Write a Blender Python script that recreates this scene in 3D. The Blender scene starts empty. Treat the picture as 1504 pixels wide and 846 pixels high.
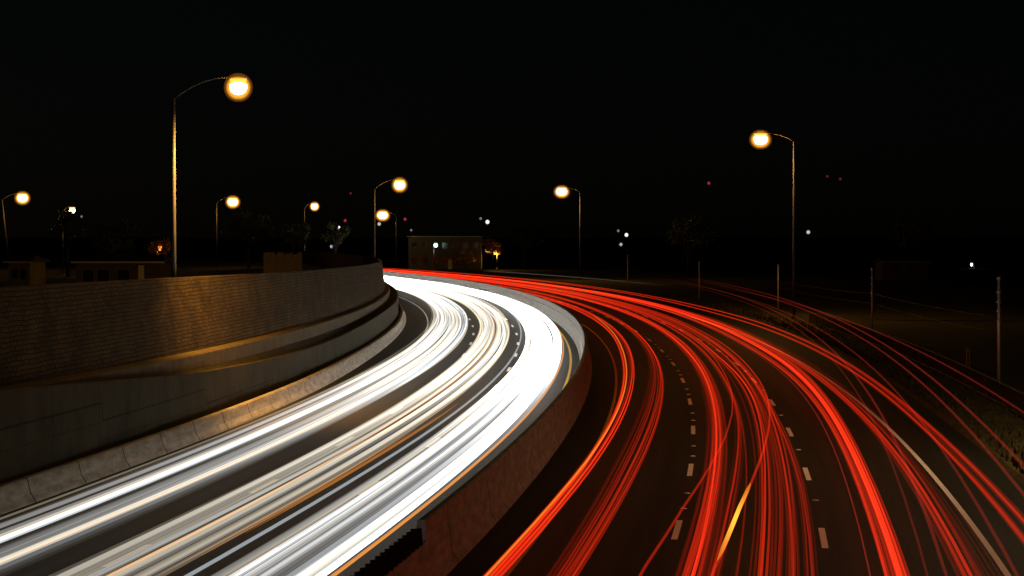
import bpy, bmesh, math, random
from math import sin, cos, pi, radians
from mathutils import Vector

random.seed(7)
S = bpy.context.scene
COL = S.collection

# ------------------------------------------------------------------ camera
F, H, HOR, W0 = 2700.0, 7.56, 343.3, 1504.0       # focal length and horizon of the photo in its pixels
cam = bpy.data.cameras.new("camera")
cam.sensor_width = 36.0
cam.lens = 36.0 * F / W0
cam.shift_y = -(423.0 - HOR) / W0
cam.clip_start, cam.clip_end = 0.5, 6000.0
cam_ob = bpy.data.objects.new("camera", cam)
cam_ob.location = (0, 0, H)
cam_ob.rotation_euler = (pi / 2, 0, 0)
COL.objects.link(cam_ob)
S.camera = cam_ob

# ------------------------------------------------------------------ night sky, faint moonlight, exposure
SUN_EL, SUN_ROT = radians(28), radians(-60)
SKY, MOON = 0.0002, 0.003
wd = bpy.data.worlds.new("World")
S.world = wd
wd.use_nodes = True
wn = wd.node_tree.nodes
bg = wn["Background"]
sky = wn.new("ShaderNodeTexSky")
sky.sky_type = 'NISHITA'
sky.sun_disc = False
sky.sun_elevation = SUN_EL
sky.sun_rotation = SUN_ROT
wd.node_tree.links.new(sky.outputs[0], bg.inputs[0])
bg.inputs[1].default_value = SKY
sun = bpy.data.lights.new("moonlight", 'SUN')
sun.energy = MOON
sun.angle = radians(0.5)
sun.color = (0.8, 0.88, 1.0)
sun_ob = bpy.data.objects.new("moonlight", sun)
sun_ob.rotation_euler = (pi / 2 - SUN_EL, 0, pi - SUN_ROT)
COL.objects.link(sun_ob)
vs = S.view_settings
vs.view_transform = 'Standard'
vs.look = 'None'
vs.exposure, vs.gamma = 0.0, 1.0
vs.use_curve_mapping = False
S.cycles.use_denoising = True
S.cycles.max_bounces = 5
S.cycles.transparent_max_bounces = 64
S.cycles.diffuse_bounces = 3
S.cycles.glossy_bounces = 2
S.cycles.sample_clamp_indirect = 4.0

# ------------------------------------------------------------------ helpers
R0, CX, CY = 610.22, -600.45, 129.09              # the bend: every lane is an arc about (CX, CY)


def arc(off, s, z=0.0):
    """point `off` metres right of the first lane line, `s` metres along the bend"""
    a = s / R0
    return Vector((CX + (R0 + off) * cos(a), CY + (R0 + off) * sin(a), z))


def view(px, py, d):
    """world point seen at photo pixel px,py at depth d (only used to survey far things)"""
    return Vector(((px - 752) * d / F, d, H - (py - HOR) * d / F))


def lerp(tab, s):
    if s <= tab[0][0]:
        return tab[0][1]
    for (a, u), (b, v) in zip(tab, tab[1:]):
        if s <= b:
            t = (s - a) / (b - a)
            return u + (v - u) * t
    return tab[-1][1]


def smooth(tab, s, w=9.0):
    return (lerp(tab, s - w) + 2 * lerp(tab, s) + lerp(tab, s + w)) / 4


def frange(a, b, n):
    return [a + (b - a) * i / n for i in range(n + 1)]


def link(name, me, mat=None, parent=None):
    o = bpy.data.objects.new(name, me)
    COL.objects.link(o)
    if mat and me is not None:
        me.materials.append(mat)
    if parent:
        o.parent = parent
    return o


def tag(o, label=None, cat=None, group=None, kind=None):
    if label: o["label"] = label
    if cat: o["category"] = cat
    if group: o["group"] = group
    if kind: o["kind"] = kind
    return o


def thing(name, loc, label, cat, group=None, rz=0.0):
    o = bpy.data.objects.new(name, None)
    o.empty_display_size = 0.3
    o.location = loc
    o.rotation_euler = (0, 0, rz)
    COL.objects.link(o)
    return tag(o, label, cat, group)


class MB:
    """collects geometry for ONE mesh object"""
    def __init__(self):
        self.v, self.f, self.uv = [], [], []

    def quad(self, a, b, c, d, uv=None):
        n = len(self.v)
        self.v += [tuple(a), tuple(b), tuple(c), tuple(d)]
        self.f.append((n, n + 1, n + 2, n + 3))
        self.uv.append(uv or ((0, 0), (1, 0), (1, 1), (0, 1)))

    def poly(self, pts):
        n = len(self.v)
        self.v += [tuple(p) for p in pts]
        self.f.append(tuple(range(n, n + len(pts))))
        self.uv.append([(0, 0)] * len(pts))

    def box(self, lo, hi):
        x0, y0, z0 = lo
        x1, y1, z1 = hi
        p = [(x0, y0, z0), (x1, y0, z0), (x1, y1, z0), (x0, y1, z0), (x0, y0, z1), (x1, y0, z1), (x1, y1, z1), (x0, y1, z1)]
        for q in ((0, 3, 2, 1), (4, 5, 6, 7), (0, 1, 5, 4), (1, 2, 6, 5), (2, 3, 7, 6), (3, 0, 4, 7)):
            self.quad(*[p[i] for i in q])

    def hexa(self, p):
        for q in ((0, 3, 2, 1), (4, 5, 6, 7), (0, 1, 5, 4), (1, 2, 6, 5), (2, 3, 7, 6), (3, 0, 4, 7)):
            self.quad(*[p[i] for i in q])

    def tube(self, pts, rad, n=8, cap=True):
        pts = [Vector(p) for p in pts]
        rads = rad if isinstance(rad, (list, tuple)) else [rad] * len(pts)
        base = len(self.v)
        for i, p in enumerate(pts):
            d = (pts[min(i + 1, len(pts) - 1)] - pts[max(i - 1, 0)]).normalized()
            u = d.cross(Vector((0, 0, 1)))
            if u.length < 1e-3:
                u = Vector((1, 0, 0))
            u.normalize()
            w = u.cross(d)
            for k in range(n):
                a = 2 * pi * k / n
                self.v.append(tuple(p + (u * cos(a) + w * sin(a)) * rads[i]))
        for i in range(len(pts) - 1):
            for k in range(n):
                a, b = base + i * n + k, base + i * n + (k + 1) % n
                self.f.append((a, b, b + n, a + n))
                self.uv.append(((0, 0), (1, 0), (1, 1), (0, 1)))
        if cap:
            self.f.append(tuple(base + k for k in range(n))[::-1])
            self.uv.append([(0, 0)] * n)
            e = base + (len(pts) - 1) * n
            self.f.append(tuple(e + k for k in range(n)))
            self.uv.append([(0, 0)] * n)

    def lathe(self, prof, n=16, sx=1.0, sy=1.0, c=(0, 0, 0)):
        base = len(self.v)
        for r, z in prof:
            for k in range(n):
                a = 2 * pi * k / n
                self.v.append((c[0] + r * cos(a) * sx, c[1] + r * sin(a) * sy, c[2] + z))
        for i in range(len(prof) - 1):
            for k in range(n):
                a, b = base + i * n + k, base + i * n + (k + 1) % n
                self.f.append((a, b, b + n, a + n))
                self.uv.append(((0, 0), (1, 0), (1, 1), (0, 1)))
        for e, rev in ((base, True), (base + (len(prof) - 1) * n, False)):
            f = tuple(e + k for k in range(n))
            self.f.append(f[::-1] if rev else f)
            self.uv.append([(0, 0)] * n)

    def build(self, name, mat, parent=None, smooth=False):
        me = bpy.data.meshes.new(name)
        me.from_pydata(self.v, [], self.f)
        uvl = me.uv_layers.new(name="UVMap")
        i = 0
        for q in self.uv:
            for t in q:
                uvl.data[i].uv = t
                i += 1
        if smooth:
            me.polygons.foreach_set("use_smooth", [True] * len(me.polygons))
        me.update()
        return link(name, me, mat, parent)


def sweep(mb, prof, s0, s1, step=3.0, cap=True, flat=False):
    """extrude a profile along the bend; prof(s) -> [(off, z), ...] open or closed outline, uv = metres"""
    n = max(1, int(round((s1 - s0) / step)))
    ss = frange(s0, s1, n)
    rows = [prof(s) for s in ss]
    flat_ = 0 if flat else 1
    for i in range(n):
        a, b = rows[i], rows[i + 1]
        l = 0.0
        for k in range(len(a) - 1):
            dl = math.hypot(a[k + 1][0] - a[k][0], a[k + 1][1] - a[k][1])
            mb.quad(arc(a[k][0], ss[i], a[k][1]), arc(b[k][0], ss[i + 1], b[k][1]),
                    arc(b[k + 1][0], ss[i + 1], b[k + 1][1]), arc(a[k + 1][0], ss[i], a[k + 1][1]),
                    ((ss[i], a[k][flat_]), (ss[i + 1], b[k][flat_]), (ss[i + 1], b[k + 1][flat_]), (ss[i], a[k + 1][flat_])))
            l += dl
    if cap:
        mb.poly([arc(o, ss[0], z) for o, z in rows[0]])
        mb.poly([arc(o, ss[-1], z) for o, z in rows[-1]][::-1])


# ------------------------------------------------------------------ materials
def mat_new(name):
    m = bpy.data.materials.new(name)
    m.use_nodes = True
    nt = m.node_tree
    return m, nt, nt.nodes["Principled BSDF"]


def N(nt, t, **kw):
    n = nt.nodes.new(t)
    for k, v in kw.items():
        setattr(n, k, v)
    return n


def surf(name, c0, c1, scale=1.0, rough=0.8, detail=6.0, bump=0.0, bscale=None, metal=0.0, uv=False, stretch=None):
    m, nt, b = mat_new(name)
    L = nt.links
    tc = N(nt, "ShaderNodeTexCoord")
    src = tc.outputs["UV" if uv else "Object"]
    if stretch:
        mp = N(nt, "ShaderNodeMapping")
        mp.inputs["Scale"].default_value = stretch
        L.new(src, mp.inputs[0])
        src = mp.outputs[0]
    nz = N(nt, "ShaderNodeTexNoise")
    nz.inputs["Scale"].default_value = scale
    nz.inputs["Detail"].default_value = detail
    nz.inputs["Roughness"].default_value = 0.65
    L.new(src, nz.inputs["Vector"])
    cr = N(nt, "ShaderNodeValToRGB")
    cr.color_ramp.elements[0].position, cr.color_ramp.elements[1].position = 0.3, 0.7
    cr.color_ramp.elements[0].color = (*c0, 1)
    cr.color_ramp.elements[1].color = (*c1, 1)
    L.new(nz.outputs[0], cr.inputs[0])
    L.new(cr.outputs[0], b.inputs["Base Color"])
    b.inputs["Roughness"].default_value = rough
    if rough >= 0.75:
        b.inputs["Specular IOR Level"].default_value = 0.08      # dull, sooty, porous surfaces
    b.inputs["Metallic"].default_value = metal
    if bump:
        n2 = N(nt, "ShaderNodeTexNoise")
        n2.inputs["Scale"].default_value = bscale or scale * 8
        n2.inputs["Detail"].default_value = 5
        L.new(src, n2.inputs["Vector"])
        bp = N(nt, "ShaderNodeBump")
        bp.inputs["Strength"].default_value = bump
        bp.inputs["Distance"].default_value = 0.05
        L.new(n2.outputs[0], bp.inputs["Height"])
        L.new(bp.outputs[0], b.inputs["Normal"])
    return m


def math_node(nt, op, a, b=None):
    n = N(nt, "ShaderNodeMath", operation=op)
    for i, x in enumerate((a, b)):
        if x is None: continue
        if isinstance(x, (int, float)):
            n.inputs[i].default_value = x
        else:
            nt.links.new(x, n.inputs[i])
    return n.outputs[0]


def joints(m, step, width, dark=0.35, stepped=None):
    """multiply the base colour by thin dark construction joints every `step` m along the wall (uv x = metres)"""
    nt = m.node_tree
    b = nt.nodes["Principled BSDF"]
    base = b.inputs["Base Color"].links[0].from_socket
    tc = N(nt, "ShaderNodeTexCoord")
    sp = N(nt, "ShaderNodeSeparateXYZ")
    nt.links.new(tc.outputs["UV"], sp.inputs[0])
    x, z = sp.outputs[0], sp.outputs[1]
    fr = math_node(nt, 'FRACT', math_node(nt, 'DIVIDE', math_node(nt, 'ADD', x, 400.0), step))
    j = math_node(nt, 'LESS_THAN', fr, width / step)
    if stepped:
        for (per, ph, z0, drop, z1) in stepped:       # horizontal joint line stepping down once per panel
            k = math_node(nt, 'DIVIDE', math_node(nt, 'ADD', x, ph), per)
            line = math_node(nt, 'SUBTRACT', z0, math_node(nt, 'MULTIPLY', math_node(nt, 'FLOOR', k), drop))
            d = math_node(nt, 'ABSOLUTE', math_node(nt, 'SUBTRACT', z, line))
            j = math_node(nt, 'MAXIMUM', j, math_node(nt, 'LESS_THAN', d, 0.035))
            # vertical riser at each step
            fk = math_node(nt, 'LESS_THAN', math_node(nt, 'FRACT', k), 0.09 / per)
            zz = math_node(nt, 'MULTIPLY', math_node(nt, 'GREATER_THAN', z, line),
                           math_node(nt, 'LESS_THAN', z, math_node(nt, 'ADD', line, drop)))
            j = math_node(nt, 'MAXIMUM', j, math_node(nt, 'MULTIPLY', fk, zz))
            d2 = math_node(nt, 'ABSOLUTE', math_node(nt, 'SUBTRACT', z, math_node(nt, 'SUBTRACT', line, z1)))
            j = math_node(nt, 'MAXIMUM', j, math_node(nt, 'MULTIPLY', math_node(nt, 'LESS_THAN', d2, 0.02), 0.6))
    mx = N(nt, "ShaderNodeMix", data_type='RGBA')
    nt.links.new(math_node(nt, 'MULTIPLY', j, 1 - dark), mx.inputs[0])
    nt.links.new(base, mx.inputs[6])
    mx.inputs[7].default_value = (0.0015, 0.0012, 0.001, 1)
    nt.links.new(mx.outputs[2], b.inputs["Base Color"])
    return m


def stone_mat():
    m, nt, b = mat_new("stone_courses")
    L = nt.links
    tc = N(nt, "ShaderNodeTexCoord")
    nzw = N(nt, "ShaderNodeTexNoise")
    nzw.inputs["Scale"].default_value = 1.3
    L.new(tc.outputs["UV"], nzw.inputs["Vector"])
    vm = N(nt, "ShaderNodeVectorMath", operation='MULTIPLY_ADD')
    L.new(nzw.outputs["Color"], vm.inputs[0])
    vm.inputs[1].default_value = (0.35, 0.1, 0)
    L.new(tc.outputs["UV"], vm.inputs[2])
    br = N(nt, "ShaderNodeTexBrick")
    br.offset = 0.5
    br.inputs["Scale"].default_value = 1.0
    br.inputs["Brick Width"].default_value = 0.42
    br.inputs["Row Height"].default_value = 0.15
    br.inputs["Mortar Size"].default_value = 0.016
    br.inputs["Mortar Smooth"].default_value = 0.4
    br.inputs["Bias"].default_value = -0.2
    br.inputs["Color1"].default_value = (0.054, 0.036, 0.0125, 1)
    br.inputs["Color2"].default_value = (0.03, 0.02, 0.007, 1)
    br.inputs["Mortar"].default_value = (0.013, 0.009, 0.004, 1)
    L.new(vm.outputs[0], br.inputs["Vector"])
    nz = N(nt, "ShaderNodeTexNoise")
    nz.inputs["Scale"].default_value = 0.7
    nz.inputs["Detail"].default_value = 8
    L.new(tc.outputs["UV"], nz.inputs["Vector"])
    mr = N(nt, "ShaderNodeMapRange")
    mr.inputs[1].default_value, mr.inputs[2].default_value = 0.3, 0.7
    mr.inputs[3].default_value, mr.inputs[4].default_value = 0.5, 1.15
    L.new(nz.outputs[0], mr.inputs[0])
    mx = N(nt, "ShaderNodeMix", data_type='RGBA', blend_type='MULTIPLY')
    mx.inputs[0].default_value = 1.0
    L.new(br.outputs[0], mx.inputs[6])
    L.new(mr.outputs[0], mx.inputs[7])
    L.new(mx.outputs[2], b.inputs["Base Color"])
    b.inputs["Roughness"].default_value = 0.9
    b.inputs["Specular IOR Level"].default_value = 0.08
    n3 = N(nt, "ShaderNodeTexNoise")
    n3.inputs["Scale"].default_value = 9
    L.new(tc.outputs["UV"], n3.inputs["Vector"])
    h = math_node(nt, 'ADD', math_node(nt, 'MULTIPLY', br.outputs["Fac"], -1.0), n3.outputs[0])
    bp = N(nt, "ShaderNodeBump")
    bp.inputs["Strength"].default_value = 0.9
    bp.inputs["Distance"].default_value = 0.05
    L.new(h, bp.inputs["Height"])
    L.new(bp.outputs[0], b.inputs["Normal"])
    return m


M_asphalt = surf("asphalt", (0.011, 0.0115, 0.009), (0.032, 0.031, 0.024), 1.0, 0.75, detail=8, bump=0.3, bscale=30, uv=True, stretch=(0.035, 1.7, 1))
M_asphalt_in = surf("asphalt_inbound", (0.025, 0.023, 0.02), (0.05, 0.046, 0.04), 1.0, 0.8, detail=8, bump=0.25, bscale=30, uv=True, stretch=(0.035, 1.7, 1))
M_paint = surf("road_paint", (0.75, 0.73, 0.68), (0.88, 0.86, 0.8), 3.0, 0.6)
M_yellow = surf("yellow_paint", (0.5, 0.3, 0.03), (0.65, 0.4, 0.05), 2.0, 0.6)
M_stud = surf("ceramic_stud", (0.75, 0.75, 0.72), (0.85, 0.85, 0.82), 3.0, 0.25)
M_soil = surf("soil", (0.007, 0.006, 0.003), (0.016, 0.014, 0.007), 1.2, 0.95, bump=0.6, bscale=6)
M_grass = surf("dry_grass", (0.04, 0.036, 0.012), (0.1, 0.085, 0.04), 0.9, 0.95, bump=1.0, bscale=9)
M_land = surf("dark_land", (0.004, 0.0045, 0.0025), (0.01, 0.01, 0.006), 0.08, 0.95)
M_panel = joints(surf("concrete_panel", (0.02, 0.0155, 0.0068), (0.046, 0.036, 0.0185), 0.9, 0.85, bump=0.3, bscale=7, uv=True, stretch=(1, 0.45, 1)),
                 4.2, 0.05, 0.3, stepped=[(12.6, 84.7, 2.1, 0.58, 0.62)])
M_jersey = joints(surf("barrier_concrete", (0.16, 0.14, 0.115), (0.36, 0.325, 0.275), 1.6, 0.8, bump=0.3, bscale=9, uv=True, stretch=(0.8, 2.5, 1)), 4.0, 0.07, 0.1)
M_median = joints(surf("median_concrete", (0.1, 0.094, 0.08), (0.23, 0.215, 0.19), 1.5, 0.8, bump=0.3, bscale=9, uv=True, stretch=(0.8, 2.5, 1)), 6.0, 0.06, 0.2)
M_cap = surf("ledge_concrete", (0.045, 0.034, 0.017), (0.08, 0.062, 0.033), 1.2, 0.85, bump=0.3, bscale=8, uv=True)
M_stone = stone_mat()
M_galv = surf("galvanised_steel", (0.42, 0.42, 0.41), (0.58, 0.58, 0.56), 2.5, 0.45, metal=0.5)
M_rust = surf("weathered_steel", (0.045, 0.038, 0.032), (0.075, 0.065, 0.055), 2.5, 0.7)
M_black = surf("black_plastic", (0.006, 0.006, 0.006), (0.012, 0.012, 0.012), 4, 0.8)
M_dark = surf("dark_iron", (0.03, 0.03, 0.028), (0.05, 0.05, 0.047), 3, 0.6)
M_render = surf("pale_render", (0.09, 0.086, 0.055), (0.16, 0.15, 0.1), 0.5, 0.9)
M_brown = surf("brown_siding", (0.07, 0.05, 0.032), (0.12, 0.09, 0.06), 1.0, 0.9, stretch=(0.4, 0.4, 6))
M_roof = surf("roof_felt", (0.035, 0.03, 0.028), (0.06, 0.055, 0.05), 2, 0.9)
M_glass = surf("dark_glass", (0.01, 0.011, 0.012), (0.02, 0.02, 0.022), 1, 0.1)
M_door = surf("pale_door", (0.6, 0.55, 0.35), (0.7, 0.64, 0.42), 1, 0.6)
M_wood = surf("fence_boards", (0.2, 0.17, 0.1), (0.32, 0.27, 0.17), 1.5, 0.9, stretch=(5, 5, 0.4))
M_bark = surf("bark", (0.04, 0.03, 0.02), (0.09, 0.07, 0.05), 3, 0.95)
M_leaf = surf("leaves", (0.035, 0.055, 0.012), (0.09, 0.11, 0.03), 0.6, 0.7)
M_leaf2 = surf("orange_leaves", (0.2, 0.1, 0.02), (0.38, 0.2, 0.05), 0.6, 0.7)  # orange leaf colour, lighter than the plain leaves


def glow(name, col, strength, attr=False):
    m = bpy.data.materials.new(name)
    m.use_nodes = True
    nt = m.node_tree
    nt.nodes.remove(nt.nodes["Principled BSDF"])
    e = nt.nodes.new("ShaderNodeEmission")
    e.inputs[0].default_value = (*col, 1)
    e.inputs[1].default_value = strength
    if attr is not False:
        a = nt.nodes.new("ShaderNodeAttribute")
        a.attribute_name = "brightness"
        if attr:
            nt.links.new(math_node(nt, 'MULTIPLY', a.outputs["Fac"], strength), e.inputs[1])
        ad, tr = nt.nodes.new("ShaderNodeAddShader"), nt.nodes.new("ShaderNodeBsdfTransparent")   # light blocks nothing
        nt.links.new(e.outputs[0], ad.inputs[0])
        nt.links.new(tr.outputs[0], ad.inputs[1])
        nt.links.new(ad.outputs[0], nt.nodes["Material Output"].inputs[0])
    else:
        nt.links.new(e.outputs[0], nt.nodes["Material Output"].inputs[0])
    return m


SODIUM = (1.0, 0.47, 0.09)
G_core = glow("sodium_arc", (1.0, 0.72, 0.32), 14.0)
G_rim = glow("sodium_refractor", (1.0, 0.45, 0.05), 1.6)
G_halo = glow("halo_shell", (1.0, 0.42, 0.04), 0.2, None)  # emission of the added halo shells, not a glass part
G_halo2 = glow("halo_shell_outer", (1.0, 0.3, 0.02), 0.045, None)
G_white = glow("headlight_white", (1.0, 0.98, 0.95), 0.32, True)
G_blue = glow("headlight_cool", (0.8, 0.9, 1.0), 0.3, True)
G_cream = glow("headlight_cream", (1.0, 0.87, 0.64), 0.3, True)
G_orange = glow("marker_amber", (1.0, 0.34, 0.04), 0.25, True)
G_red = glow("tail_red", (1.0, 0.029, 0.007), 0.24, True)
G_faint = glow("tail_faint", (0.45, 0.03, 0.02), 0.16, True)
G_amber = glow("signal_amber", (1.0, 0.38, 0.03), 0.5, True)

# ------------------------------------------------------------------ the ground and roads
SA, SB = -122.0, 250.0

mb = MB()
for i in range(12):
    for j in range(12):
        x0, x1 = -3000 + 500 * i, -2500 + 500 * i
        y0, y1 = -900 + 400 * j, -500 + 400 * j
        mb.quad((x0, y0, -0.35), (x1, y0, -0.35), (x1, y1, -0.35), (x0, y1, -0.35))
tag(mb.build("ground", M_land), "dark open land stretching away behind the highway", "ground", kind="structure")

mb = MB()
sweep(mb, lambda s: [(-18.9, -0.3), (-18.9, 0.0), (-14.0, 0.0), (-10.0, 0.0), (-5.0, 0.0), (-5.0, -0.3)], SA, SB, 3, flat=True)
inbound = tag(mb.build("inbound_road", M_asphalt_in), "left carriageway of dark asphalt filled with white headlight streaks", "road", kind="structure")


def shoulder(s):
    return smooth([(-80, 10.0), (-52, 10.1), (-30, 10.6), (1, 11.4), (31, 12.1), (120, 12.4)], s)


mb = MB()
sweep(mb, lambda s: [(-5.0, -0.3), (-5.0, 0.002), (0.0, 0.002), (3.66, 0.002), (7.6, 0.002), (shoulder(s), 0.002), (shoulder(s), -0.3)], SA, SB, 3, flat=True)
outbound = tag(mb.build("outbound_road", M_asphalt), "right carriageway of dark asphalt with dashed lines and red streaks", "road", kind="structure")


def strip(name, mat, off, w, s0, s1, z, parent):
    b = MB()
    sweep(b, lambda s: [(off - w / 2, z), (off + w / 2, z)], s0, s1, 3.0, cap=False)
    return b.build(name, mat, parent)


def dash(off, s, L=3.05, w=0.16, z=0.006, parent=outbound):
    strip("lane_dash", M_paint, off, w, s - L / 2, s + L / 2, z, parent)


def stud(off, s, parent=outbound, z0=0.004):
    b = MB()
    p = arc(off, s, z0)
    b.lathe([(0.09, 0.0), (0.085, 0.012), (0.06, 0.022), (0.02, 0.027)], 10, 1.1, 1.1, p)
    b.build("road_stud", M_stud, parent, smooth=True)


def zs(y, off):                                       # arc position of a mark seen on row y (survey only)
    d = F * H / (y - HOR)
    return R0 * math.asin(max(-1, min(1, (d - CY) / (R0 + off))))


s1 = zs(778, 0.0)
s2 = zs(790, 3.66)
for k in range(19):
    dash(0.0, s1 + 12.0 * k)
    dash(3.66, s2 + 12.2 * k)
    if k < 17:
        stud(0.02, s1 + 12.0 * k + 6.6)
        stud(3.68, s2 + 12.2 * k + 6.4)
        if k < 10:
            stud(0.02, s1 + 12.0 * k + 3.6)
strip("edge_line", M_paint, 7.56, 0.15, SA, SB, 0.006, outbound)
strip("yellow_line", M_yellow, -3.42, 0.12, SA, SB, 0.006, outbound)
for k in range(24):
    for off in (-9.35, -12.6):
        dash(off, -88 + 12.2 * k, parent=inbound, z=0.004)
strip("yellow_line", M_yellow, -5.95, 0.13, SA, SB, 0.004, inbound)
strip("edge_line", M_paint, -16.3, 0.13, SA, SB, 0.004, inbound)

# verge and the dark slope to the right of it
mb = MB()
rnd = random.Random(3)
n = 124
cols = [0.0, 0.12, 0.9, 1.7, 2.5, 3.3, 6.0, 12.0, 30.0, 70.0]
hts = [0.0, 0.11, 0.16, 0.2, 0.24, 0.25, 0.2, 0.05, -0.1, -0.32]
grid = []
for i in range(n + 1):
    s = SA + (SB - SA) * i / n
    grid.append([arc(shoulder(s) + c, s, h + (rnd.uniform(-.05, .05) if 2 <= k < 8 else 0)) for k, (c, h) in enumerate(zip(cols, hts))])
for i in range(n):
    for k in range(len(cols) - 1):
        mb.quad(grid[i][k], grid[i + 1][k], grid[i + 1][k + 1], grid[i][k + 1])
tag(mb.build("grass_verge", M_grass), "strip of dry brown grass along the right shoulder", "verge", kind="structure")

# tufts of grass on the verge: nobody could count them
mb = MB()
for i in range(5200):
    s = rnd.uniform(-92, 60)
    o = shoulder(s) + 0.2 + 3.0 * rnd.random() ** 1.2
    p = arc(o, s, 0.12)
    a = rnd.uniform(0, 2 * pi)
    w, h = rnd.uniform(.03, .07), rnd.uniform(.1, .32)
    d = Vector((cos(a), sin(a), 0))
    t = Vector((rnd.uniform(-.1, .1), rnd.uniform(-.1, .1), h))
    mb.quad(p - d * w, p + d * w, p + d * w * .2 + t, p - d * w * .2 + t)
tag(mb.build("verge_grass", M_grass), "tufts of dry grass along the right hand shoulder", "grass", kind="stuff")

# ------------------------------------------------------------------ left side walls
def jb(s):
    return -18.2 + 0.4 * math.exp(-((s + 48) / 26) ** 2)


mb = MB()
sweep(mb, lambda s: [(jb(s) + .02, 0.003), (jb(s), 0.08), (jb(s) - .13, 0.26), (jb(s) - .22, 0.62), (jb(s) - .24, 0.66), (jb(s) - .27, 0.68),
                     (jb(s) - .44, 0.68), (jb(s) - .46, 0.64), (jb(s) - .46, 0.003)], SA, SB, 2)
o = thing("concrete_barrier", arc(-18.3, -60), "low grey concrete crash barrier in jointed sections at the foot of the left wall", "barrier")
ob = mb.build("barrier_body", M_jersey)
ob.parent = o
ob.matrix_parent_inverse = o.matrix_world.inverted()
ob.location = (0, 0, 0)


def under(parent, child):
    child.parent = parent
    child.location = (-parent.location.x, -parent.location.y, -parent.location.z)
    child.matrix_parent_inverse.identity()
    return child


under(o, ob)

LOWTOP = [(-122, 4.2), (-80.5, 3.31), (-71.8, 2.75), (-59, 2.12), (-36.6, 1.7), (-0.7, 2.0), (60, 2.1)]
LEDGE = [(-122, 3.4), (-80, 3.02), (-68, 2.88), (-56, 2.76), (-32, 2.64), (0, 2.6), (60, 2.6)]
UPTOP = [(-122, 6.3), (-77, 5.97), (-62, 5.86), (-40, 5.62), (-15, 5.45), (18, 5.2), (80, 4.9)]

wall_o = thing("retaining_wall", arc(-18.9, -60), "lower retaining wall of stained concrete panels with stepped joints on the left", "retaining wall")
mb = MB()
sweep(mb, lambda s: [(-18.86, 0.004), (-18.9, smooth(LOWTOP, s) - .02), (-18.93, smooth(LOWTOP, s)), (-19.1, smooth(LOWTOP, s)), (-19.12, 0.004)], SA, SB, 3)
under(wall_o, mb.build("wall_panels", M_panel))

mb = MB()
sweep(mb, lambda s: [(-19.13, smooth(LOWTOP, s) - .25), (-19.13, smooth(LOWTOP, s) - .1), (-19.6, max(smooth(LEDGE, s) - .62, min(smooth(LOWTOP, s) - .15, smooth(LEDGE, s) - .1))), (-20.0, smooth(LEDGE, s) - .6)], SA, SB, 3, cap=False)
tag(mb.build("planting_strip", M_soil), "dark strip of soil between the lower wall and the stone wall", "soil", kind="structure")

stone = thing("stone_wall", arc(-20.2, -40), "tall curved brown stone block wall lit orange by the street lamp", "wall")
mb = MB()
sweep(mb, lambda s: [(-19.85, 0.5), (-20.38, smooth(UPTOP, s) - .015), (-20.4, smooth(UPTOP, s)), (-20.68, smooth(UPTOP, s)), (-20.69, 0.5)], SA, SB, 2)
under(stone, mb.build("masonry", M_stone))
mb = MB()
sweep(mb, lambda s: [(-19.62, smooth(LEDGE, s) - 1.2), (-19.64, smooth(LEDGE, s) - .05), (-19.7, smooth(LEDGE, s)), (-20.16, smooth(LEDGE, s) + .06), (-20.2, smooth(LEDGE, s) - 1.2)], SA, SB, 1.5)
under(stone, mb.build("footing", M_cap))

# plateau behind the stone wall
mb = MB()
offs = [-20.72, -24, -32, -60, -120, -220, -330]
for i in range(62):
    a, b_ = SA + 6 * i, SA + 6 * (i + 1)
    for o0, o1 in zip(offs, offs[1:]):
        z = lambda o_: 2.9 + (0.25 * sin(o_ * 1.7) if o_ < -22 else 0)
        mb.quad(arc(o0, a, z(o0)), arc(o0, b_, z(o0)), arc(o1, b_, z(o1)), arc(o1, a, z(o1)))
tag(mb.build("plateau", M_land), "dark raised ground behind the stone wall", "ground", kind="structure")

# ------------------------------------------------------------------ median barrier with its glare screen
SPLIT = -90.6
med = thing("median_barrier", arc(-5.1, -40), "pale concrete median barrier with a glare screen between the two carriageways", "barrier")
mb = MB()
sweep(mb, lambda s: [(-5.42, 0.006), (-5.4, 0.09), (-5.28, 0.28), (-5.2, 0.9), (-5.17, 0.93), (-4.97, 0.93), (-4.94, 0.9), (-4.86, 0.28), (-4.74, 0.09), (-4.72, 0.006)], SA, SB, 1.5)
under(med, mb.build("barrier_body", M_median))
mb = MB()
sweep(mb, lambda s: [(-5.17, 0.936), (-5.165, 1.37), (-5.13, 1.4), (-5.0, 1.4), (-4.965, 1.37), (-4.96, 0.936)], SPLIT, SB, 1.5)
under(med, mb.build("glare_screen", M_median))
for k in range(42):
    s = SPLIT - 0.55 - 0.42 * k
    mb = MB()
    c = arc(-5.07, s, 0)
    t = (arc(-5.07, s + .1) - c).normalized()
    r = t.cross(Vector((0, 0, 1)))
    u = (t * .55 + r * .83).normalized()
    w = u.cross(Vector((0, 0, 1)))
    p = [c + u * a * .15 + w * b_ * .02 for a, b_ in ((-1, -1), (1, -1), (1, 1), (-1, 1))]
    top = [c + u * a * .12 + w * b_ * .02 for a, b_ in ((-1, -1), (1, -1), (1, 1), (-1, 1))]
    mb.hexa([q + Vector((0, 0, .934)) for q in p] + [q + Vector((0, 0, 1.3)) for q in top])
    under(med, mb.build("glare_paddle", M_black))

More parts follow.
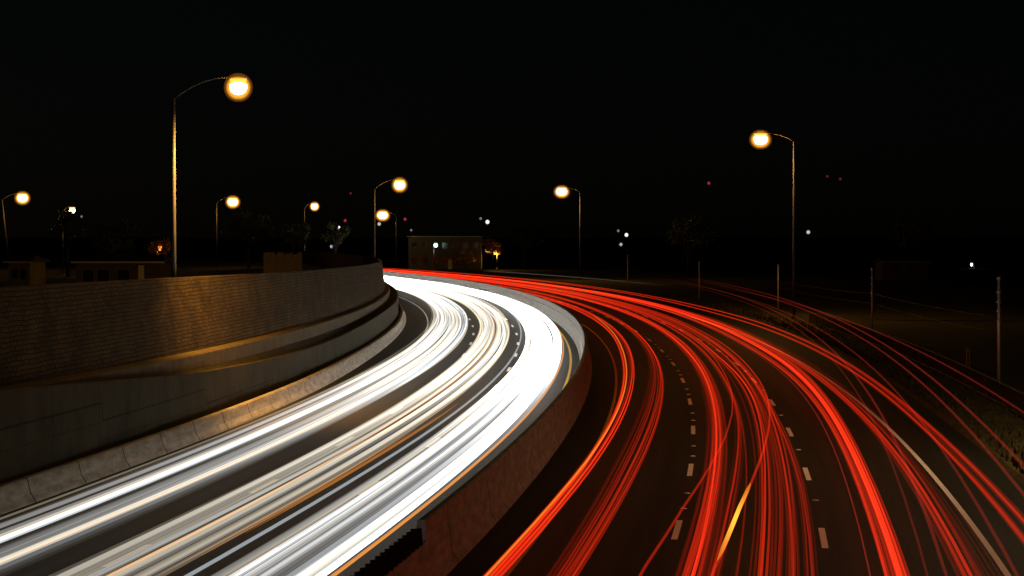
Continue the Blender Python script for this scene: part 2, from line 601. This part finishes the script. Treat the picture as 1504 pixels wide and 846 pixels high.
# ------------------------------------------------------------------ right side railing, posts, wires
rail = thing("metal_railing", arc(13.2, -60), "low dark metal railing with upright bars beyond the right verge", "railing")
ro = lambda s: shoulder(s) + 2.95
mb = MB()
for z in (0.32, 1.2):
    mb.tube([arc(ro(s), s, z) for s in frange(-112, 20, 44)], 0.03, 6)
under(rail, mb.build("rail", M_dark))
mb = MB()
for s in frange(-112, 20, 660):
    mb.tube([arc(ro(s), s, 0.32), arc(ro(s), s, 1.2)], 0.012, 4, cap=False)
under(rail, mb.build("bars", M_dark))
for s in frange(-112, 20, 44):
    mb = MB()
    p = arc(ro(s), s, 0.1)
    mb.box((p.x - .035, p.y - .035, p.z), (p.x + .035, p.y + .035, 1.26))
    under(rail, mb.build("post", M_dark))

POSTS = [(922, 432, 375.5, 235, "farthest"), (1027, 440, 385, 210, "second farthest"), (1143, 457, 390, 178, "middle"),
         (1281, 500, 396, 130, "second nearest"), (1467, 575, 410, 88, "nearest")]
ptops = []
for px, by, ty, d, w in POSTS:
    p = view(px, by, d)
    zt = H - (ty - HOR) * d / F
    t = thing("steel_post", (p.x, p.y, 0.0), "slim grey steel post rising beyond the right verge, %s of five in the row" % w, "post", "steel posts along the right verge")
    mb = MB()
    mb.tube([(0, 0, -.2), (0, 0, zt * .5), (0, 0, zt)], [.085, .075, .065], 10)
    mb.build("shaft", M_galv, t, True)
    mb = MB()
    mb.lathe([(.1, 0), (.1, .05), (.06, .11), (.02, .13)], 10, c=(0, 0, zt))
    mb.build("cap", M_galv, t, True)
    if w in ("nearest", "second nearest"):
        for q in range(4):
            mb = MB()
            mb.lathe([(.1, 0), (.11, .02), (.11, .06), (.1, .08)], 10, c=(0, 0, zt * (.62 + .085 * q)))
            mb.build("clamp", M_galv, t, True)
    ptops.append((p.x, p.y, zt))
for hgt, nm in ((0.52, "lower"), (0.66, "upper")):
    mb = MB()
    pts = []
    for (a, b_) in zip(ptops, ptops[1:]):
        for k in range(10):
            u = k / 10
            pts.append((a[0] + (b_[0] - a[0]) * u + .09, a[1] + (b_[1] - a[1]) * u, (a[2] + (b_[2] - a[2]) * u) * hgt - 0.5 * u * (1 - u)))
    mb.tube(pts, 0.008, 5)
    tag(mb.build("fence_wire", M_dark), "thin %s wire strung between the steel posts at right" % nm, "wire")
p = view(1422, 546, 101)
t = thing("marker_post", (p.x, p.y, 0), "short pale marker post standing beyond the right railing", "post")
mb = MB()
mb.box((-.09, -.05, -.1), (.09, .05, 1.35))
mb.build("shaft", M_galv, t)
mb = MB()
mb.box((-.07, -.056, 1.05), (.07, -.051, 1.25))
mb.build("reflector", M_paint, t)

# ------------------------------------------------------------------ street lamps
def street_lamp(pole_px, top_py, lamp_px, lamp_py, d, base_z, label, watts, name="street_lamp", group="sodium street lamps",
                core=G_core, rim=G_rim, colour=SODIUM, size=1.0, lean=0.0, mat=None, spot=None, head=0.36, throw=None):
    p = view(pole_px, top_py, d)
    l = view(lamp_px, lamp_py, d)
    t = thing(name, (p.x + lean, p.y, base_z), label, "street lamp", group)
    hp = p.z - base_z
    ax, az = l.x - p.x, l.z - base_z
    mat = mat or M_rust
    mb = MB()
    mb.tube([(0, 0, 0), (-lean * .5, 0, hp * .5), (-lean, 0, hp)], [.12 * size, .095 * size, .07 * size], 12)
    mb.build("pole", mat, t, True)
    mb = MB()
    mb.box((-.2, -.2, -.06), (.2, .2, .06))
    mb.build("base_plate", M_galv, t)
    sg = 1 if ax > 0 else -1
    mb = MB()
    q = [Vector((-lean, 0, hp - .02))]
    for k in range(1, 9):
        u = k / 8
        q.append(Vector((-lean + (ax - sg * .42 * size) * u, 0, hp + (az + .1 - hp) * (1 - (1 - u) ** 2))))
    mb.tube(q, [.036 * size] * 9, 8)
    mb.build("arm", mat, t, True)
    c = Vector((-lean + ax, 0, az))
    mb = MB()                                          # cobra head housing
    mb.lathe([(.02, .18), (.24, .15), (.36, .09), (.38, .03), (.34, .0)], 18, size * head * 2.2, size * head * 1.5, c + Vector((0, 0, .03)))
    hd = mb.build("lamp_head", M_galv, t, True)
    mb = MB()                                          # prismatic refractor skirt
    mb.lathe([(head * .8, .0), (head * .8, -.06), (head * .7, -.14), (head * .66, -.16)], 18, size, .9 * size, c + Vector((0, 0, .02)))
    mb.build("refractor", rim, hd, True)
    mb = MB()                                          # hot drop bowl
    mb.lathe([(head * .5, -.16), (head * .82, -head * .5), (head * .84, -head * .85), (head * .66, -head * 1.25), (head * .35, -head * 1.45), (.02, -head * 1.5)], 18, size, .9 * size, c + Vector((0, 0, .02)))
    mb.build("bowl", core, hd, True)
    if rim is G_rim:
        for k in (.95, 1.06, 1.17, 1.28, 1.4):          # nested glowing shells added as an orange halo round the bowl
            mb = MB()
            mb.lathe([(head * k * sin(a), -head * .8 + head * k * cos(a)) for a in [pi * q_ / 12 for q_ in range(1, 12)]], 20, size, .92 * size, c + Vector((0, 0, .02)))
            mb.build("halo_shell", G_halo if k < 1.2 else G_halo2, hd, True)
    if throw:                                          # the side of the lamp that throws light along the wall
        ld = bpy.data.lights.new("sodium_throw", 'SPOT')
        ld.energy, ld.color, ld.shadow_soft_size = throw[0], colour, .12
        ld.spot_size, ld.spot_blend = radians(throw[2]), throw[3]
        lo = bpy.data.objects.new("sodium_throw", ld)
        lo.location = c + Vector((0, 0, -head * 1.6 - .2))
        lo.rotation_euler = Vector(throw[1]).to_track_quat('-Z', 'Y').to_euler()
        lo.parent = t
        COL.objects.link(lo)
    if watts:
        ld = bpy.data.lights.new("sodium_light", 'SPOT' if spot else 'POINT')
        ld.energy = watts
        ld.color = colour
        ld.shadow_soft_size = .12
        if spot:
            ld.spot_size, ld.spot_blend = spot
        lo = bpy.data.objects.new("sodium_light", ld)
        lo.location = c + Vector((0, 0, -head * 1.6 - .15))
        lo.parent = t
        COL.objects.link(lo)
    return t


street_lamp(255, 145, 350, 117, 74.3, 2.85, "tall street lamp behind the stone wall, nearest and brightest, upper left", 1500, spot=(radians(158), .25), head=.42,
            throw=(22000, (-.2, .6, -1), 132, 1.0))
street_lamp(1760, 208, 1650, 197, 58, 0.15, "added unseen street lamp on the right verge lighting the nearest lanes", 2200, colour=(1, .7, .36), size=1.15, head=.5)  # unseen lamp, added out of view to brighten the near lanes
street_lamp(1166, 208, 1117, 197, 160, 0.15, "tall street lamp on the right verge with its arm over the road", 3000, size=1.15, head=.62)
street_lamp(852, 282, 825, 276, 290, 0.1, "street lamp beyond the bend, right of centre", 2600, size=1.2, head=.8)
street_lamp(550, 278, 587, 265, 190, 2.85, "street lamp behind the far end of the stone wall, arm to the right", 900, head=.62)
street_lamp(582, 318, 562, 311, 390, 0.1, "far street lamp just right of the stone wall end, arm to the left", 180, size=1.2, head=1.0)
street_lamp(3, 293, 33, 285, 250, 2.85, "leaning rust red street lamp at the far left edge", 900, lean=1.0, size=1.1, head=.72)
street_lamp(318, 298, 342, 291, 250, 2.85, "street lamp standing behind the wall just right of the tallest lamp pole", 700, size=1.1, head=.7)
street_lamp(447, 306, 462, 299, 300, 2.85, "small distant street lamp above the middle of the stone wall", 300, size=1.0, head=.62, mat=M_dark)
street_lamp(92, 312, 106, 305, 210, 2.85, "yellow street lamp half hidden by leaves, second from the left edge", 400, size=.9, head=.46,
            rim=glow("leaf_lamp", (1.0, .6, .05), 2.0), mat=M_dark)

G_teal = glow("mercury_lamp", (0.55, 1.0, 0.85), 5.0)
G_tealrim = glow("mercury_rim", (0.1, 0.7, 0.5), 0.8)
street_lamp(637, 366, 640, 357, 380, 0.0, "small green white street lamp in front of the far building", 12, core=G_teal, rim=G_tealrim,
            colour=(.6, 1, .8), size=.8, head=.6, mat=M_galv, group="white street lamps")
G_cool = glow("cool_lamp", (0.95, 0.95, 1.0), 3.0)
G_coolrim = glow("cool_rim", (0.8, 0.75, 0.6), 0.5)
street_lamp(1432, 390, 1427, 386, 420, 0.0, "small pale lamp far off at the right side", 12, core=G_cool, rim=G_coolrim, colour=(1, 1, .9),
            size=.6, head=.55, mat=M_dark, group="white street lamps")
street_lamp(494, 336, 498, 332, 420, 2.0, "small white lamp over the wall between the orange lamps", 60, core=G_cool, rim=G_coolrim, colour=(1, 1, .95),
            size=.5, head=.5, mat=M_dark, group="white street lamps")
street_lamp(730, 372, 727, 366, 400, 0.0, "orange lamp inside a leafy tree past the far building", 1800, core=glow("orange_bulb", (1, .45, .12), 3.0),
            rim=glow("orange_rim", (1, .3, .04), 1.0), size=.7, head=.62, mat=M_dark)
street_lamp(231, 364, 235, 359, 150, 2.6, "low orange lamp behind leaves beside the tallest lamp pole", 350, core=glow("orange_bulb_low", (1, .3, .06), 1.6),
            rim=glow("orange_rim_low", (1, .2, .03), .5), size=.5, head=.36, mat=M_dark)


def far_light(px, py, d, r, g, label, cat="lamp", name="distant_lamp", group="tiny distant lamps", base=0.0):
    p = view(px, py, d)
    t = thing(name, (p.x, p.y, base), label, cat, group)
    mb = MB()
    mb.tube([(0, 0, 0), (0, 0, p.z - base)], [.12, .07], 6)
    mb.build("pole", M_dark, t)
    mb = MB()
    mb.lathe([(r * .2, -r), (r * .75, -r * .65), (r, 0), (r * .75, r * .65), (r * .2, r)], 10, c=(0, -.15, p.z - base))
    mb.build("lens", g, t, True)
    return t


G_dot = glow("dot_white", (1, .97, .95), 1.0)
G_dim = glow("dot_dim", (1, .97, .95), .18)
G_bea = glow("beacon_red", (1, .08, .12), .32)
G_bead = glow("beacon_dim", (1, .1, .16), .12)
for px, py, r, g, w in ((716, 326, .55, G_dot, "tiny white lamp high above the orange lit tree"), (706, 321, .35, G_dim, "faint tiny lamp left of the white one above the orange lit tree"),
                        (920, 345, .5, G_dot, "tiny white lamp above the farthest steel post, brighter of a pair"), (912, 359, .42, glow("dot_mid", (1, 1, 1), .4), "dim tiny lamp lowest above the farthest steel post"),
                        (908, 339, .35, G_dim, "very faint lamp upper left above the farthest steel post"),
                        (1187, 341, .5, glow("dot_right", (1, 1, .95), .5), "tiny pale lamp just right of the tall right verge lamp pole"),
                        (557, 329, .45, glow("dot_warm", (.95, 1, .8), .5), "tiny pale lamp under the far paired street lamps"),
                        (604, 338, .3, G_dim, "faint tiny lamp right of the far lamp pole"),
                        (487, 362, .42, glow("dot_low", (.9, .95, 1), .45), "tiny white lamp low over the stone wall"),
                        (24, 386, .3, G_dim, "tiny faint lamp low by the house at far left"),
                        (120, 318, .3, G_dim, "faint lamp under the yellow leaf hidden lamp")):
    far_light(px, py, 480, r, g, w)
for px, py, r, g, w in ((1041, 269, .5, G_bea, "red beacon on a mast left of the tall right lamp pole"), (1215, 259, .4, G_bead, "faint red beacon right of the tall right lamp, left of two"),
                        (1234, 263, .45, G_bead, "faint red beacon right of the tall right lamp, right of two"), (515, 284, .4, G_bead, "faint red beacon left of the far paired street lamps"),
                        (595, 322, .5, G_bea, "red beacon right of the far paired street lamps"), (507, 324, .5, G_bea, "red beacon above the small white lamp over the wall")):
    far_light(px, py, 620, r, g, w, "beacon", "beacon_mast", "red beacons in the distance")

# ------------------------------------------------------------------ houses and the far building
def house(name, x0, x1, y, d, z0, z1, wall, roof, label, wins, doors=(), pitch=0.6, cat="house"):
    w = x1 - x0
    t = thing(name, ((x0 + x1) / 2, y, z0), label, cat)
    hgt = z1 - z0
    mb = MB()
    mb.box((-w / 2, 0, 0), (w / 2, d, hgt))
    mb.build("wall", wall, t)
    mb = MB()
    e = .35
    a = [(-w / 2 - e, -e, hgt + .003), (w / 2 + e, -e, hgt + .003), (w / 2 + e, d + e, hgt + .003), (-w / 2 - e, d + e, hgt + .003)]
    r0, r1 = (-w / 2 + .2, d / 2, hgt + pitch), (w / 2 - .2, d / 2, hgt + pitch)
    f = [(v[0], v[1], v[2] + .12) for v in a]
    for q in ((a[0], a[1], f[1], f[0]), (a[1], a[2], f[2], f[1]), (a[2], a[3], f[3], f[2]), (a[3], a[0], f[0], f[3]), (f[0], f[1], r1, r0), (f[2], f[3], r0, r1), a[::-1]):
        mb.poly(q)
    mb.poly((f[1], f[2], r1))
    mb.poly((f[3], f[0], r0))
    mb.build("roof", roof, t)
    mb = MB()
    mb.box((-w / 2 - e, -e - .06, hgt - .02), (w / 2 + e, -e - .004, hgt + .1))
    mb.build("gutter", M_galv, t)
    for u, zc, ww, hh in wins:
        mb = MB()
        x, z = -w / 2 + u * w, zc * hgt
        for lo, hi in (((x - ww / 2 - .07, -.05, z - hh / 2 - .07), (x + ww / 2 + .07, -.002, z - hh / 2)), ((x - ww / 2 - .07, -.05, z + hh / 2), (x + ww / 2 + .07, -.002, z + hh / 2 + .07)),
                       ((x - ww / 2 - .07, -.05, z - hh / 2), (x - ww / 2, -.002, z + hh / 2)), ((x + ww / 2, -.05, z - hh / 2), (x + ww / 2 + .07, -.002, z + hh / 2))):
            mb.box(lo, hi)
        wf = mb.build("window", M_render, t)
        mb = MB()
        mb.box((x - ww / 2, -.02, z - hh / 2), (x + ww / 2, -.004, z + hh / 2))
        mb.build("pane", M_glass, wf)
    for u, ww, hh in doors:
        x = -w / 2 + u * w
        mb = MB()
        mb.box((x - ww / 2, -.04, .02), (x + ww / 2, -.003, hh))
        dr = mb.build("door", M_door, t)
        mb = MB()
        mb.lathe([(.01, -.04), (.04, -.02), (.04, .02), (.01, .04)], 8, c=(x + ww * .36, -.08, hh * .5))
        mb.build("handle", M_galv, dr)
    return t


house("long_house", view(112, 0, 140).x, view(236, 0, 140).x, 140, 5, 2.85, 5.35, M_brown, M_roof,
      "long low house with a pale door seen over the stone wall at left", [(.14, .6, .8, .9), (.32, .6, .9, .9), (.56, .6, .9, .9)], [(.77, .45, 2.3)])
house("small_house", view(12, 0, 150).x, view(44, 0, 150).x, 150, 5, 2.85, 5.2, M_render, M_roof,
      "small pale house behind the leaning lamp pole at the far left", [(.3, .6, .5, .8), (.7, .6, .5, .8)])
house("far_building", view(600, 0, 400).x, view(707, 0, 400).x, 400, 14, -.2, 6.9, M_render, M_roof,
      "wide pale two storey building dimly lit in the far centre", [(u, z, 1.2, 1.3) for z in (.28, .74) for u in (.08, .22, .36, .5, .64, .78, .92)], [(.57, .9, 2.1)], pitch=.4, cat="building")
house("dark_shed", view(1296, 0, 300).x, view(1364, 0, 300).x, 300, 6, -.1, 2.9, M_brown, M_roof,
      "low dark shed beyond the right verge between two steel posts", [(.3, .6, .9, .7), (.6, .6, .9, .7)], pitch=.8, cat="shed")

t = thing("board_fence", view(414, 0, 165).xy.to_3d() + Vector((0, 0, 2.85)), "short pale board fence showing above the middle of the stone wall", "fence")
mb = MB()
fr = random.Random(5)
for k in range(21):
    x = -1.65 + k * .165
    mb.box((x, -.015, 0), (x + .15, .015, 2.95 + fr.uniform(-.12, .15)))
mb.build("boards", M_wood, t)
mb = MB()
for z in (.5, 1.6, 2.5):
    mb.box((-1.7, .017, z), (1.85, .07, z + .1))
mb.build("rails", M_wood, t)

# ------------------------------------------------------------------ trees
def tree(x, y, z0, h, r, label, leaves=1500, mat=None, seed=0, leaf=.3, squash=.8, name="broadleaf_tree", base=.35):
    q = random.Random(seed)
    t = thing(name, (x, y, z0), label, "tree", "trees around the highway")
    mb = MB()
    mb.tube([(0, 0, -.1), (q.uniform(-.1, .1), 0, h * .3), (q.uniform(-.2, .2), q.uniform(-.2, .2), h * .62)], [.03 * h, .02 * h, .012 * h], 8)
    cl = []
    for k in range(11):
        a, e = q.uniform(0, 2 * pi), q.uniform(-.6, 1)
        rr = r * q.uniform(.35, .8)
        c = Vector((cos(a) * rr, sin(a) * rr, h * (base + (1 - base) / 2) + e * h * (1 - base) / 2 * .7))
        cl.append((c, r * q.uniform(.28, .5)))
        s0 = Vector((0, 0, h * q.uniform(.25, .5)))
        mb.tube([s0, (s0 + c) / 2 + Vector((0, 0, .15)), c], [.011 * h, .008 * h, .003 * h], 6)
    mb.build("trunk", M_bark, t, True)
    mb = MB()
    for k in range(leaves):
        c, cr = cl[k % len(cl)]
        d = Vector((q.gauss(0, 1), q.gauss(0, 1), q.gauss(0, 1))).normalized() * cr * q.random() ** .45
        p = c + Vector((d.x, d.y, d.z * squash))
        a = Vector((q.gauss(0, 1), q.gauss(0, 1), q.gauss(0, .6))).normalized()
        b_ = a.cross(Vector((q.gauss(0, 1), q.gauss(0, 1), q.gauss(0, 1)))).normalized()
        sz = leaf * q.uniform(.5, 1.1)
        mb.quad(p - a * sz, p - b_ * sz * .45, p + a * sz, p + b_ * sz * .45)
    mb.build("crown", mat or M_leaf, t)
    return t


def at(px, d):
    return (px - 752) * d / F


tree(at(100, 205), 205, 2.85, 8.6, 1.9, "leafy tree lit yellow green by the lamp second from the left edge", 1500, seed=1, leaf=.22)
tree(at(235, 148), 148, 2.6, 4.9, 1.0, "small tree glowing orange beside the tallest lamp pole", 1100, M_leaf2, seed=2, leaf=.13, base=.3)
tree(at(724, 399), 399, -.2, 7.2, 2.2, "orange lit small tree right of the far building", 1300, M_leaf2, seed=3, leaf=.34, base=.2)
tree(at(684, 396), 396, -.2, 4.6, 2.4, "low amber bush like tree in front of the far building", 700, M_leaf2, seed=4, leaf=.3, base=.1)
tree(at(493, 260), 260, 2.85, 6.6, 2.1, "dark thin tree over the stone wall beside the small white lamp", 900, seed=5, leaf=.26)
tree(at(365, 240), 240, 2.85, 8.5, 3.4, "dark tree behind the stone wall left of the board fence", 1500, seed=6, leaf=.34)
tree(at(430, 230), 230, 2.85, 7.2, 3.0, "dark tree behind the board fence", 1300, seed=7, leaf=.34)
tree(at(165, 190), 190, 2.85, 6.2, 2.6, "dark tree behind the long low house", 1200, seed=8, leaf=.3)
tree(at(770, 430), 430, -.2, 11, 5.0, "dark tree right of the orange lit tree in the far centre", 1300, seed=9, leaf=.5)
tree(at(1010, 330), 330, -.2, 11, 4.5, "dark tree beyond the right verge, left of the tall lamp pole", 1300, seed=10, leaf=.5)
tree(at(1340, 330), 330, -.2, 10, 4.5, "dark tree behind the low shed at right", 1300, seed=11, leaf=.5)

# ------------------------------------------------------------------ light streaks left by the traffic along the lanes
def streak(off, z, rad, mat, label, group, s0=-112.0, s1=232.0, bright=1.0, wob=0.02, seed=0, step=4.0, flat=1.0, fade=None):
    """one luminous streak: a thin tube following the lane at lamp height; off may be a number or a table over s"""
    q = random.Random(seed)
    ph, pz, wl = q.uniform(0, 6.28), q.uniform(0, 6.28), q.uniform(55, 120)
    n = max(2, int((s1 - s0) / step))
    ss = frange(s0, s1, n)
    v, f, br = [], [], []
    K = 6
    for i, s in enumerate(ss):
        o = off if not isinstance(off, list) else smooth(off, s)
        o += wob * sin(s / wl * 6.28 + ph)
        zz = z + wob * .5 * sin(s / wl * 9.1 + pz)
        end = max(.12, min(1, (i + .01) / 1.5, (n - i + .01) / 1.5))
        b_ = bright * (fade(s) if fade else 1.0)
        for k in range(K):
            a = 2 * pi * (k + .5) / K
            v.append(tuple(arc(o + cos(a) * rad * end, s, zz + sin(a) * rad * flat * end)))
            br.append(b_)
    for i in range(n):
        for k in range(K):
            a, b2 = i * K + k, i * K + (k + 1) % K
            f.append((a, b2, b2 + K, a + K))
    f.append(tuple(range(K))[::-1])
    f.append(tuple(n * K + k for k in range(K)))
    me = bpy.data.meshes.new("light_streak")
    me.from_pydata(v, [], f)
    at_ = me.attributes.new("brightness", 'FLOAT', 'POINT')
    at_.data.foreach_set("value", br)
    o = link("light_streak", me, mat)
    return tag(o, label, "light streak", group)


wr = random.Random(21)


def white(lo, hi, n, far, near, mix, label, group, z=(.52, .74), rr=(.045, .085)):
    """streaks of one inbound lane: `far` = brightness where the beams face us, `near(off)` = at the near end"""
    for k in range(n):
        off = lo + (hi - lo) * (k + wr.uniform(.15, .85)) / n
        m = wr.choices([G_white, G_blue, G_cream, G_orange], mix)[0]
        r = wr.uniform(*rr) * (.4 if m is G_orange else 1)
        nb = near(off) * math.exp(wr.gauss(-.1, .65))
        fb = far * wr.uniform(.8, 1.2) if m is not G_orange else 1.0
        fd = lambda s, nb=nb, fb=fb: nb * (fb / nb) ** (max(0, min(1, (s + 96) / 56)) ** 1.3) if s < -20 else fb
        streak(off, wr.uniform(*z), r, m, label, group, fade=fd if m is not G_orange else None, seed=wr.random(), wob=.035)


peak = lambda x, c, w: math.exp(-((x - c) / w) ** 2)
white(-15.75, -13.05, 34, .8, lambda o: .028 + .42 * (peak(o, -14.9, .22) + peak(o, -13.75, .2)), [2, 1.3, 1.6, .15],
      "white headlight streak in the left lane beside the low barrier and walls", "white streaks in the left lane")
white(-12.15, -9.95, 28, .8, lambda o: .06 + .17 * (peak(o, -10.9, .3) + peak(o, -10.1, .2)), [1.0, .5, 3, .35],
      "cream white headlight streak in the middle lane of the left carriageway", "white streaks in the middle lane")
white(-8.8, -6.5, 30, 2.2, lambda o: .085 + .6 * (peak(o, -8.2, .33) + peak(o, -6.95, .3)), [2.2, 1.2, 1.0, .15],
      "bright white headlight streak in the lane beside the median barrier", "white streaks in the lane by the median")
streak(-9.12, .7, .045, G_blue, "thin bluish streak alone on the left edge of the lane by the median", "single white streaks", bright=.6)
streak(-15.95, .7, .03, G_cream, "thin dim cream streak nearest the left barrier", "single white streaks", bright=.25)
streak(-6.38, .6, .04, G_orange, "thin amber streak along the right edge of the white streaks", "single white streaks", bright=1.5)
for k, o_ in enumerate((-9.62, -9.5, -9.42)):
    streak(o_, .75, .022, G_orange, "short thin orange streak between the middle lane and the median lane", "short orange streaks", s0=-95 + k * 3, s1=-66 + 5 * k, bright=.7)

TR = {
 'A_left_in': [(-93, -3.17), (-76, -3.00), (-59, -2.98), (-42, -3.06), (-24, -3.16), (-7, -3.1)],
 'A_left_out': [(-94, -2.92), (-78, -2.71), (-63, -2.59), (-48, -2.53), (-32, -2.48), (-17, -2.43)],
 'A_right_in': [(-93, -1.78), (-77, -1.96), (-61, -1.89), (-45, -1.71), (-29, -1.55), (-13, -1.57)],
 'A_right_out': [(-93, -1.43), (-78, -1.39), (-64, -1.27), (-49, -1.15), (-34, -1.11), (-19, -1.15)],
 'B_left': [(-93, 0.83), (-27, 0.82)],
 'B_mid': [(-93, 1.27), (-84, 1.34), (-74, 1.50), (-65, 1.65), (-56, 1.70), (-47, 1.6)],
 'B_right': [(-93, 2.24), (-80, 2.23), (-67, 2.34), (-54, 2.45), (-41, 2.42), (-28, 2.13)],
 'B_r2': [(-93, 2.50), (-84, 2.58), (-75, 2.64), (-48, 2.69)],
 'B_r3': [(-93, 2.82), (-66, 2.88), (-48, 2.96)],
 'B_r4': [(-93, 3.19), (-80, 3.24), (-67, 3.10), (-61, 2.96)],
 'cross1': [(-93, -0.27), (-85, 0.19), (-76, 0.69), (-68, 1.14), (-59, 1.51), (-51, 1.71), (-20, 2.0)],
 'cross2': [(-93, 1.15), (-85, 1.57), (-77, 1.99), (-70, 2.40), (-62, 2.79), (-54, 3.13), (-20, 3.4)],
 'C_in': [(-92, 4.62), (-78, 4.68), (-63, 4.80), (-49, 4.85), (-34, 4.75), (-19, 4.5)],
 'C_out': [(-92, 5.09), (-76, 5.13), (-60, 5.38), (-44, 5.69), (-28, 5.88), (-13, 5.80)],
 'C_right': [(-91, 6.28), (-79, 6.36), (-66, 6.35), (-54, 6.28), (-41, 6.18), (-29, 6.08)],
 'D_out': [(-86, 8.19), (-63, 8.14), (-39, 8.37), (-16, 8.68), (7, 8.87), (30, 8.74)],
 'D_in': [(-88, 7.84), (-66, 7.87), (-43, 7.99), (-21, 8.08), (2, 8.04), (25, 7.75)],
}


def between(a, b_, u):
    ss = sorted({s for s, _ in TR[a]} | {s for s, _ in TR[b_]})
    return [(s, lerp(TR[a], s) * (1 - u) + lerp(TR[b_], s) * u) for s in ss]


def shift(a, d):
    return [(s, o + d) for s, o in TR[a]]


rr_ = random.Random(33)


def bundle(a, b_, n, label, group, prof, z=(.7, .9), rad=.022, x0=0.0, x1=1.0):
    """n neighbouring streaks; prof(u) gives the brightness across the bundle"""
    n = int(n * 1.4)
    for k in range(n):
        u = x0 + (x1 - x0) * (k + rr_.uniform(.2, .8)) / n
        streak(between(a, b_, u), rr_.uniform(*z), rad * rr_.uniform(.75, 1.25), G_red, label, group,
               bright=max(.035, prof(u) * math.exp(rr_.gauss(-.05, .55))), seed=rr_.random(), wob=.015)


bundle('A_left_in', 'A_left_out', 11, "red tail light streak in the first bundle right of the median barrier", "red streaks nearest the median",
       lambda u: .12 + .85 * peak(u, .08, .2) + .6 * peak(u, .85, .2))
streak(shift('A_left_in', .16), .95, .026, G_amber, "thin orange streak inside the first red bundle by the median", "single red streaks", bright=.5, s1=20)
bundle('A_right_in', 'A_right_out', 13, "red tail light streak in the bundle just left of the first dashed line", "red streaks left of the first dashed line",
       lambda u: .07 + .3 * peak(u, .3, .16) + .95 * peak(u, .86, .2), x0=-.35)
bundle('B_left', 'B_left', 1, "bold red streak just right of the first dashed line", "red streaks right of the first dashed line", lambda u: 1)
for k in range(11):
    d = -.3 + .065 * k
    streak(shift('B_left', d), .8 + rr_.uniform(-.08, .08), .04, G_red, "bold red streak just right of the first dashed line", "red streaks right of the first dashed line",
           bright=.05 + .9 * peak(d, .02, .16), seed=rr_.random())
for nm, pk in (('B_mid', .42), ('B_right', 1.0), ('B_r2', .35), ('B_r3', .5), ('B_r4', .5)):
    w = .17 if nm == 'B_right' else .11
    for k in range(5):
        d = -w + w * .5 * k
        streak(shift(nm, d), rr_.uniform(.74, .88), .03 if nm != 'B_r4' else .022, G_red, "red streak in the broad fan between the two dashed lines", "red streaks between the dashed lines",
               bright=max(.04, pk * peak(d, 0, w * .75)), seed=rr_.random())
for k in range(9):
    streak(rr_.uniform(1.1, 3.1), rr_.uniform(.6, .8), .02, G_red, "red streak in the broad fan between the two dashed lines", "red streaks between the dashed lines", bright=rr_.uniform(.06, .2), seed=rr_.random())
streak(TR['cross1'], .8, .03, G_red, "thin red streak changing lanes across the first dashed line", "single red streaks", bright=.55)
streak(TR['cross2'], .8, .035, G_red, "red streak crossing the fan diagonally with a yellow flash on it", "single red streaks", bright=.7)
streak(shift('cross2', 0.0), .84, .05, G_amber, "short bright yellow flash where a signal blinked on a red streak", "single red streaks", s0=-91.5, s1=-79.5, bright=1.9, step=.8,
       fade=lambda s: .18 + .82 * math.exp(-((s + 85.8) / 2.8) ** 2))
bundle('C_in', 'C_out', 15, "red streak in the wide bundle right of the second dashed line", "red streaks right of the second dashed line",
       lambda u: .12 + .3 * peak(u, .1, .12) + .95 * peak(u, .62, .17) + .4 * peak(u, .98, .1), rad=.025)
streak(shift('C_in', -.28), .9, .018, G_faint, "thin grey red streak on the left edge of the wide bundle", "single red streaks", bright=1.0)
for k in range(8):
    d = -.2 + .07 * k
    streak(shift('C_right', d), rr_.uniform(.7, .88), .035, G_red, "red streak just left of the solid white line", "red streaks beside the solid line", bright=.06 + .5 * peak(d, 0, .15), seed=rr_.random())
for k in range(4):
    streak(6.62 + .12 * k, .65, .02, G_red, "red streak just left of the solid white line", "red streaks beside the solid line", bright=.08, seed=k)
for nm in ('D_in', 'D_out'):
    for k in range(4):
        d = -.09 + .06 * k
        streak(shift(nm, d), .9, .03, G_red, "red streak of the pair in the lane right of the solid white line", "red streaks right of the solid line", bright=.08 + .52 * peak(d, 0, .07), seed=rr_.random())
for off, z, b_, w, lb in ((8.84, 2.95, .8, .028, "highest thin dark red streak reaching the right edge"), (6.66, 3.7, 1.0, .026, "thin dark red streak over the verge, second from the top"),
                          (6.36, 3.6, .9, .026, "thin dark red streak over the verge, third from the top"), (5.75, 3.3, .8, .024, "thin dark red streak over the verge, fourth from the top"),
                          (4.8, 3.55, .9, .024, "thin dark red streak bending down across the solid line"), (4.62, 3.4, .6, .018, "faint grey red streak bending down across the solid line")):
    streak(off, z, w, G_faint, lb, "high thin red streaks", bright=b_ * .75, s1=45, wob=.0, fade=lambda s: max(.01, min(1, (35 - s) / 70)))
streak(20.5, .75, .06, glow("ramp_pale", (1, .9, .75), .22, True), "faint pale streak on the ramp beyond the bend", "single white streaks", s0=110, s1=205, bright=.12,
       fade=lambda s: max(.15, min(1, (s - 105) / 60)))
